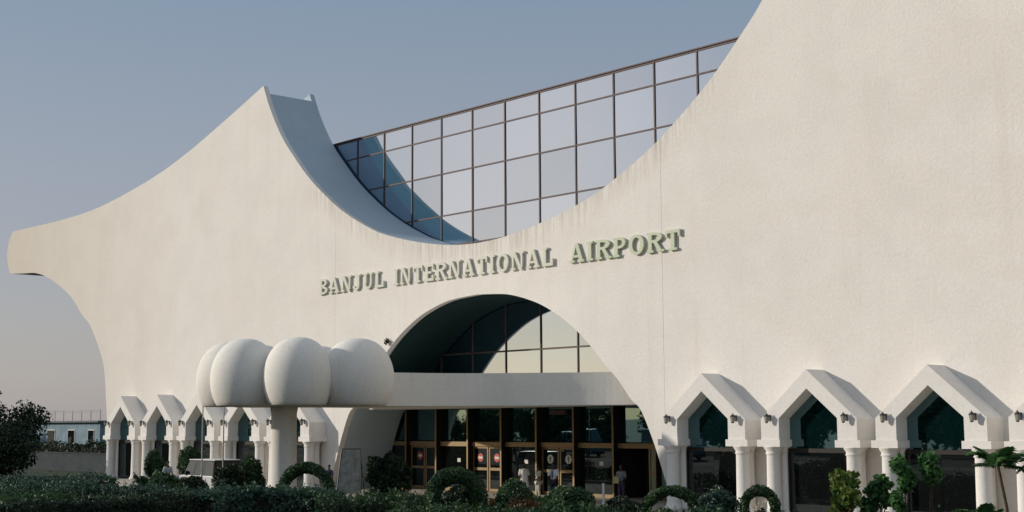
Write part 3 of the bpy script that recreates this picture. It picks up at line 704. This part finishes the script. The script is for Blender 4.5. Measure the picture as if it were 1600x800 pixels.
bush((23.9,-8.2), (.30,.28,.55), 'pale leaved shrub inside the narrow topiary hoop', M['petal'], 52, name='pale_shrub', cat='bush', leaf=.05, dens=160, rough=.3)
stalk_plant((27.2,-8.3), 2, [(-.35,.1,1.95,.20),(-.1,-.05,1.55,.30),(.18,.05,1.85,.26),(.3,-.1,1.35,.3),(-.2,.1,1.1,.3)], 'bushy yellow green croton by the second bay window', 61, M['leaf_croton'])
stalk_plant((27.9,-7.6), 2, [(-.1,0,1.55,.26),(.16,.05,1.75,.24),(.25,.1,1.3,.2),(-.25,-.1,1.05,.26)], 'mid green leafy shrub between the second and third bay windows', 62, M['leaf_bright'])
stalk_plant((29.05,-7.9), 2.6, [(-.12,0,2.35,.27),(.10,.05,2.0,.28),(-.05,.1,1.75,.2)], 'slender leafy sapling before the left column of the third bay', 63, M['leaf_bright'])
stalk_plant((29.6,-7.4), 2.7, [(0,0,2.45,.29),(.06,.03,2.12,.27)], 'slender single stemmed sapling before the third bay window glass', 64, M['leaf_bright'])
stalk_plant((29.4,-8.8), 1.5, [(0,0,1.38,.18),(.1,0,1.15,.14)], 'small low sapling at the foot of the third bay column', 65, M['leaf_bright'])
palm((31.75,-6.7), 2.35, 13, 1.15, 'young palm with thin leaning stem at the right edge', 71, (-.25,-.1))
palm((32.7,-5.9), 2.3, 13, 1.1, 'young palm half cut by the right edge of the view', 72, (.05,.05))
palm((31.5,-8.0), .75, 11, .95, 'short spiky palm low under the third porch', 73, (0,0), .45)
palm((30.9,-8.2), .55, 7, .85, 'small rust fronded palm at the third bay window', 74, (0,0), .9, M['leaf_rust'])
palm((-8.2,-13.3), .55, 9, 1.35, 'squat dark palm with long stiff fronds in the left garden', 75, (0,0), .35, M['leaf'])
# ground cover
rs = np.random.RandomState(9); n = 26000
P = np.stack([rs.uniform(-21.8,45,n), rs.uniform(-27.8,-9.6,n), rs.uniform(.12,.34,n)], 1)
leaf_obj('ground_cover', leaves(P, np.tile([[0,0,1.]],(n,1)), .10, rs, .4, .2), M['leaf'], kind='stuff')['label'] = 'low green ground cover between the hedges'
n = 22000; P = np.stack([rs.uniform(-75,-22.3,n), rs.uniform(-27,-11.8,n), rs.uniform(.02,.22,n)], 1)
leaf_obj('lawn_grass', leaves(P, np.tile([[1.,0,0]],(n,1)), .13, rs, .25, .2), M['leaf_dark'], kind='stuff')['label'] = 'rough grass left of the garden beds'
# weeds on the arch rim
rs = np.random.RandomState(4); wd = thing('wall_weed', (-7.3,-.02,7.95), 'tiny dry weed sprouting from the left rim of the arch', 'weed')
leaf_obj('foliage', blob_leaves(rs, (0,-.1,.08), (.22,.12,.16), 50, .08, .3, 2, .9, .2), M['leaf_dark'], wd)

# trees
tree('mango_tree', (-47.2,-6.6,0), 81, 6.2, (4.6,4.6), .5, .26, .13, 42000, M['leaf_dark'], 'large dark low-crowned tree at the left edge before the blue building', None, .02)
for i, (x, y, H) in enumerate([(-104,-4,10),(-112,-14,11),(-120,2,10),(-98,4,9)]):  # out of view on the sun side, added to shade the low building
    tree('shade_tree', (x,y,0), 82+i, H, (5,5), 2.2, .3, .3, 4500, M['leaf_dark'], 'unseen tree added to shade the blue building', 'trees added to shade the blue building')
protos = []
rn = random.Random(21)
k = 0
for x in range(-196, 70, 7):
    y = -96+rn.uniform(-9, 9); H = rn.uniform(5.0, 8.2) if x < -85 else rn.uniform(9, 12)
    if len(protos) < 3:
        o = tree('car_park_tree', (x,y,0), 90+len(protos), 7, (4.4,4.4), .9, .2, .24, 6500, M['leaf'], 'green tree mirrored in the glass', 'trees around the car park', .05); protos.append(o)
    else: o = copy_tree(protos[k%3])
    o.location = (x, y, 0); o.rotation_euler = (0,0,rn.uniform(0,6)); s_ = H/7; o.scale = (s_*1.1, s_*1.1, s_); k += 1

# ------------------------------------------------------------------ vehicles
def wheel(parent, x, y, r, s_):
    tp = [(.0,0)]
    b = MB(); prof = [(r*.62,-.10),(r*.95,-.10),(r,-.07),(r,.07),(r*.95,.10),(r*.62,.10)]
    vs = MB().lathe(prof, n=22); b.v = [(vx, vz, vy) for vx, vy, vz in vs.v]; b.f = [f[::-1] for f in vs.f]; b.mi = vs.mi
    wh = b.build('wheel', M['black'], parent, False, (x, y, r))
    vs = MB().lathe([(r*.6,-.04),(r*.6,.085),(r*.3,.11),(r*.05,.10)], n=18); b = MB(); b.v = [(vx, vz*s_, vy) for vx, vy, vz in vs.v]; b.f = vs.f; b.mi = vs.mi
    b.build('rim', M['steel'], wh)
def vehicle(name, loc, rz, L, W, belt, roof, hood, xa, xb, rake, paint, label, cat, group=None, nwin=3):
    t = thing(name, loc, label, cat, group, rz); r = .34; h = L/2; g = .26
    wx = (-h+.85, h-.85)
    prof = [(-h,.45),(-h+.02,belt-.12),(-h+.10,belt)]+[(h-.9 if hood < belt else h-.12, belt)]
    prof = [(-h,.42),(-h+.02,belt-.1),(-h+.12,belt),(xb,belt),(h-.25,hood),(h-.03,hood-.18),(h,.5),(h-.03,g)]
    def arch_(x): return [(x+.42*math.cos(R(a)), r+.42*math.sin(R(a))) for a in range(0, 181, 20) if r+.42*math.sin(R(a)) > g]
    prof += [(wx[1]+.44,g)]+arch_(wx[1])+[(wx[1]-.44,g),(wx[0]+.44,g)]+arch_(wx[0])+[(wx[0]-.44,g),(-h+.03,g)]
    body = MB().prism(prof, -W/2, W/2).build('body', paint, t)
    bv = body.modifiers.new('b', 'BEVEL'); bv.width = .05; bv.segments = 2; bv.limit_method = 'ANGLE'; bv.angle_limit = R(35)
    wi = W/2-.04; wt = W/2-.16
    A = [(xa,-wi,belt-.01),(xb,-wi,belt-.01),(xb,wi,belt-.01),(xa,wi,belt-.01)]; zt = roof-.06
    B = [(xa+.12,-wt,zt),(xb-rake,-wt,zt),(xb-rake,wt,zt),(xa+.12,wt,zt)]
    cabm = MB(); cabm.add(A+B, [(4,5,6,7),(0,1,5,4),(1,2,6,5),(2,3,7,6),(3,0,4,7)]); cabm.build('cabin', M['black'], t)
    rf = MB().box(xa+.06, xb-rake+.04, -wt-.03, wt+.03, zt+.002, roof).build('roof', paint, t); bv = rf.modifiers.new('b', 'BEVEL'); bv.width = .04; bv.segments = 2
    def quad_on(p, inset, nm):
        c = sum((Vector(q) for q in p), Vector())/4; P_ = [Vector(q).lerp(c, inset) for q in p]; n = (P_[1]-P_[0]).cross(P_[3]-P_[0]).normalized()
        b = MB(); b.add([q+n*.012 for q in P_]+[q+n*.001 for q in P_], [(0,1,2,3),(7,6,5,4),(0,4,5,1),(1,5,6,2),(2,6,7,3),(3,7,4,0)]); return b.build(nm, M['darkglass'], t)
    quad_on([A[1],A[2],B[2],B[1]], .10, 'windscreen'); quad_on([A[3],A[0],B[0],B[3]], .12, 'rear_window')
    for sgn in (0, 1):
        a0, a1, b0, b1 = (A[0],A[1],B[0],B[1]) if sgn == 0 else (A[2],A[3],B[2],B[3])
        for k in range(nwin):
            f0, f1 = k/nwin+.012, (k+1)/nwin-.012; l = lambda p, q, f: tuple(Vector(p).lerp(Vector(q), f))
            quad_on([l(a0,a1,f0), l(a0,a1,f1), l(b0,b1,f1), l(b0,b1,f0)], .09, 'side_window')
        for k in range(1, nwin):
            f = k/nwin; p, q = Vector(a0).lerp(Vector(a1), f), Vector(b0).lerp(Vector(b1), f)
            MB().tube([p+(q-p)*.03, q], .028, 5).build('door_pillar', paint, t)
    for s_ in (-1, 1):
        for x in wx: wheel(t, x, s_*(W/2-.11), r, s_)
        MB().box(h-.02, h+.02, s_*W*.36-.14, s_*W*.36+.14, hood-.40, hood-.22).build('headlight', M['sticker'], t)
        MB().box(-h-.02, -h+.01, s_*W*.40-.10, s_*W*.40+.10, belt-.38, belt-.12).build('tail_light', M['red'], t)
        MB().box(xb-.25, xb-.10, s_*(W/2+.01), s_*(W/2+.20), belt+.05, belt+.22).build('mirror', M['black'], t)
    for x in (-h-.05, h-.03): MB().box(x, x+.09, -W/2+.06, W/2-.06, .36, .54).build('bumper', M['black'], t)
    return t
P_dark = mat('dark green car paint', (.03,.055,.05), .3, .2, .1, 3, spec=.5); P_blue = mat('pale blue van paint', (.16,.36,.45), .35, 0, .1, 3, spec=.5)
P_white = mat('white van paint', (.6,.6,.58), .35, 0, .1, 3, spec=.5)
vehicle('parked_vehicle', (-12.6,-7.7,0), math.pi, 4.4, 1.75, 1.12, 1.92, 1.05, -2.1, 1.0, .45, P_white, 'cream white estate vehicle parked before the left porches', 'car')
for i, (x, y, a, p, lb) in enumerate([(-62,-60,.02,P_blue,'pale blue minibus in the car park, mirrored in the entrance glass'),(-50,-61,.05,P_white,'white minibus in the car park, mirrored in the entrance glass'),(-40,-60.5,0,P_blue,'second pale blue minibus in the car park, mirrored in the glass')]):
    vehicle('minibus', (x,y,0), a, 5.6, 1.9, 1.35, 2.75, 1.3, -2.7, 2.25, .6, p, lb, 'van', 'minibuses in the car park', 4)

# ------------------------------------------------------------------ left background
ob = thing('office_building', (-78,14,0), 'low pale blue flat-roofed building with roof railing behind the dark tree', 'building')
wl = MB(); wl.box(-9,7,0,9,0,3.95); wl.box(7.01,15,1.5,9,0,3.3); wl.build('wall', M['bluewall'], ob)
rf = MB(); rf.box(-9.4,7.4,-.4,9.4,3.952,4.12); rf.box(7.42,15.3,1.1,9.4,3.302,3.45); ro = rf.build('roof', M['roofing'], ob)
for (x, z, ww, hh) in [(-4.5,2.0,1.6,1.2),(.2,2.0,1.4,1.2),(4.6,2.0,1.2,1.2)]:
    f_ = MB().box(x-.08,x+ww+.08,-.05,-.002,z-.08,z+hh+.08).build('window', M['white'], ob); MB().box(x,x+ww,-.07,-.052,z,z+hh).build('pane', M['darkglass'], f_)
for (y, z) in [(2.5,1.9),(5.8,1.9)]:
    f_ = MB().box(15.002,15.05,y,y+1.3,z,z+1.1).build('window', M['white'], ob); MB().box(15.052,15.07,y+.1,y+1.2,z+.1,z+1.0).build('pane', M['darkglass'], f_)
ra = obj('roof_railing', None, ob)
for k in range(9): MB().tube([(-9+2*k,0,4.12),(-9+2*k,0,5.1)], .035, 6).build('post', M['steel'], ra)
for z in (4.92, 5.1): MB().tube([(-9.05,-.0,z),(7.05,0,z)], .045 if z > 5 else .03, 6).build('rail', M['steel'], ra)
bw = thing('boundary_wall', (-41.5,5,0), 'grey rendered boundary wall left of the terminal', 'wall')
MB().box(-45,0,0,.22,0,1.42).build('wall', M['greywall'], bw); MB().box(-45,.0,-.05,.27,1.422,1.5).build('coping', M['greywall'], bw)
hedge([(-86,7.2),(-64,7.0),(-42,6.8)], 1.2, [2.0,2.1,2.1], 'olive hedge standing behind the grey boundary wall', M['leaf_dark'], 22, dens=60, leaf=.12, zb=0)

# poles, board
for x, y, H, lb in ((-5.56,-10.87,5.4,'slender white pole left of the canopy column, nearer the column'), (-9.8,-9.6,5.6,'slender white pole left of the canopy column, farther from the column')):
    t = thing('slender_pole', (x,y,0), lb, 'pole', 'slender poles by the canopy')
    MB().lathe([(.05,.0),(.05,1.2),(.034,1.25),(.028,H)], n=10).build('shaft', M['steel'], t); MB().lathe([(.11,0),(.11,.12),(.06,.16)], n=10).build('base', M['kerb'], t)
t = thing('display_board', (-7.75,-2.2,.1), 'grey leaning display board with dark figures at the left arch leg', 'board', None, R(38))
bd = MB(); bd.prism([(-.62,0),(.62,0),(.46,2.25),(-.46,2.25)], -.03, .03); po = bd.build('panel', mat('faded poster', (.20,.23,.24), .8, 0, .55, 2.6, dark=(.06,.075,.08)), t); po.rotation_euler = (R(-9),0,0)
for s_ in (-1, 1):
    MB().tube([(s_*.66,-.0,0),(s_*.5,.36,2.3)], .035, 6).build('frame_side', M['lantern'], t)
    MB().tube([(s_*.6,.85,0),(s_*.48,.36,2.1)], .025, 6).build('rear_leg', M['lantern'], t)
MB().tube([(-.5,.355,2.29),(.5,.355,2.29)], .035, 6).build('frame_top', M['lantern'], t)

t = thing('bollard', (9.2,-.6,.1), 'short white bollard on the forecourt before the glass doors', 'bollard')
MB().lathe([(.09,0),(.09,.06),(.055,.08),(.05,.88),(.058,.90),(.03,.95)], n=14).build('shaft', M['white'], t); MB().lathe([(.14,-.01),(.14,.03),(.095,.05)], n=14).build('base', M['kerb'], t)
# ------------------------------------------------------------------ people
SKIN = mat('dark skin', (.075,.042,.027), .6, 0, .15, 12); HAIR = mat('black hair', (.012,.01,.01), .8, 0, .2, 20)
def skinmesh(name, verts, edges, radii, m_, parent, sub=1, root=0):
    me = bpy.data.meshes.new(name); me.from_pydata(verts, edges, []); me.materials.append(m_)
    o = obj(name, me, parent); md = o.modifiers.new('skin', 'SKIN'); md.use_smooth_shade = True
    for i, r in enumerate(radii):
        me.skin_vertices[0].data[i].radius = r if isinstance(r, tuple) else (r, r)
    me.skin_vertices[0].data[root].use_root = True
    ss = o.modifiers.new('sub', 'SUBSURF'); ss.levels = sub; ss.render_levels = sub + 0
    return o
def cloth(name, color): return mat(name, color, .85, 0, .25, 9)
def person(loc, rz, h, top, legs, label, arms=((.10,-.10,-.05),(.10,-.10,-.05)), robe=None, tie=None, held=None, step=.06):
    """arms: per side (elbow forward, hand forward, hand up) offsets in metres; faces -y locally"""
    t = thing('person', (loc[0],loc[1],.1), label, 'person', None, rz); k = h/1.75
    V = []; E = []; Rr = []
    def v(x, y, z, r, p=None):
        V.append((x*k,y*k,z*k)); Rr.append(tuple(q*k for q in r) if isinstance(r, tuple) else r*k)
        if p is not None: E.append((p, len(V)-1))
        return len(V)-1
    pel = v(0,0,.94,(.15,.11)); waist = v(0,.0,1.08,(.135,.095),pel); chest = v(0,.01,1.28,(.165,.11),waist); neckb = v(0,.015,1.44,(.085,.075),chest)
    neck = v(0,.0,1.51,.052,neckb); jaw = v(0,-.015,1.575,(.062,.075),neck); head = v(0,0,1.655,(.078,.095),jaw); v(0,.005,1.725,(.055,.07),head)
    v(0,-.115,1.625,.012,head)
    sh = {}; hands = {}
    for s_, (ef, hf, hu) in ((-1,arms[0]),(1,arms[1])):
        a = v(s_*.165,.015,1.40,.062,neckb); e = v(s_*.235,-ef,1.13,.043,a); hd = v(s_*.22,-ef-hf,.90+hu,.030,e)
        d = Vector(V[hd])-Vector(V[e]); d.normalize(); palm_ = v(*[c/k for c in (Vector(V[hd])+d*.06*k)],.030,hd)
        hands[s_] = Vector(V[palm_])
        for f in range(4):
            b0 = Vector(V[palm_])/k+d*(.05+.006*(1-abs(f-1.4)))+Vector((0,(f-1.5)*.02,0)); f1 = v(*b0,.009,palm_); v(*(b0+d*.035+Vector((-s_*.012,0,0))),.008,f1)
        b0 = Vector(V[palm_])/k+Vector((-s_*.02,-.04,0))+d*.01; v(*b0,.010,palm_)
        sh[s_] = (a, e)
    for s_ in (-1, 1):
        hp = v(s_*.085,0,.88,.088,pel); kn = v(s_*.095,-.02+s_*step*.3,.48,.057,hp); an = v(s_*.10,s_*step,.09,.038,kn); v(s_*.11,s_*step-.14,.035,(.035,.03),an)
    skinmesh('body', V, E, Rr, SKIN, t, 1, pel)
    # garments : the same joints, a little wider
    def grow(ids_edges, add, nm, m_):
        ids = sorted({i for e in ids_edges for i in e}); mp = {i: n for n, i in enumerate(ids)}
        skinmesh(nm, [V[i] for i in ids], [(mp[a], mp[b]) for a, b in ids_edges], [tuple((q+add*k) for q in (Rr[i] if isinstance(Rr[i], tuple) else (Rr[i],Rr[i]))) for i in ids], m_, t, 1, 0)
    grow([(pel,waist),(waist,chest),(chest,neckb),(neckb,sh[-1][0]),(sh[-1][0],sh[-1][1]),(neckb,sh[1][0]),(sh[1][0],sh[1][1])], .022, 'shirt', top)
    le = [e for e in E if e[0] >= len(V)-8 or (e[0] == pel and e[1] != waist)]
    le = [e for e in le if V[e[1]][2] > .06*k]
    if robe: MB().lathe([(.30*k,.12*k),(.27*k,.5*k),(.215*k,.95*k),(.20*k,1.1*k),(.225*k,1.28*k),(.16*k,1.42*k),(.07*k,1.48*k)], n=18).build('robe', robe, t, True)
    else: grow(le, .020, 'trousers', legs)
    MB().ball((0,.018*k,1.69*k), .084*k, .10*k, .085*k, 14, 10).build('hair', HAIR, t, True)
    for s_ in (-1, 1): MB().ball((s_*.032*k,-.088*k,1.655*k), .011*k, .008*k, .009*k, 8, 6).build('eye', M['sticker'], t)
    if tie: MB().prism([(-.03*k,1.40*k),(.03*k,1.40*k),(.035*k,1.1*k),(0,1.02*k),(-.035*k,1.1*k)], -.165*k, -.150*k).build('tie', tie, t)
    if held: held(t, hands)
    return t
c_cream = cloth('cream cloth', (.84,.80,.72)); c_pat = cloth('patterned cloth', (.62,.59,.48)); c_white = cloth('white shirt cloth', (.82,.86,.92)); c_dark = cloth('dark cloth', (.03,.03,.04))
c_grey = cloth('grey cloth', (.22,.25,.26)); c_purple = cloth('purple cloth', (.09,.06,.11)); c_blue = cloth('navy cloth', (.03,.04,.12)); c_yel = cloth('yellow paper', (.50,.44,.22)); c_pale = cloth('pale cloth', (.42,.45,.46))
person((3.25,.1), R(60), 1.72, c_cream, c_cream, 'person in a long cream robe, leftmost of the three by the doors', robe=c_cream)
person((4.2,.15), R(-20), 1.66, c_pat, c_pat, 'person in beige patterned clothes between the robe and the white shirt', arms=((.02,.18,.12),(.02,.18,.12)))
person((5.3,.1), R(20), 1.76, c_white, c_dark, 'person in a white shirt and dark tie before the arrow doors', tie=c_dark)
def hold_bag(t, hands):
    q = hands[-1]; MB().box(q.x-.02, q.x+.22, q.y-.14, q.y-.07, q.z-.20, q.z+.10).build('paper_bag', c_yel, t)
p_ = person((8.35,1.4), R(25), 1.68, c_grey, c_purple, 'person in a grey top and purple trousers in the dark doorway', arms=((.02,.2,.22),(.05,.2,.16)), held=hold_bag)
person((-7.5,-3.6), R(40), 1.5, c_blue, c_blue, 'person in navy blue beside the leaning display board')
person((-14.6,-8.9), R(60), 1.70, c_pale, c_grey, 'person in a pale top beside the parked white vehicle')
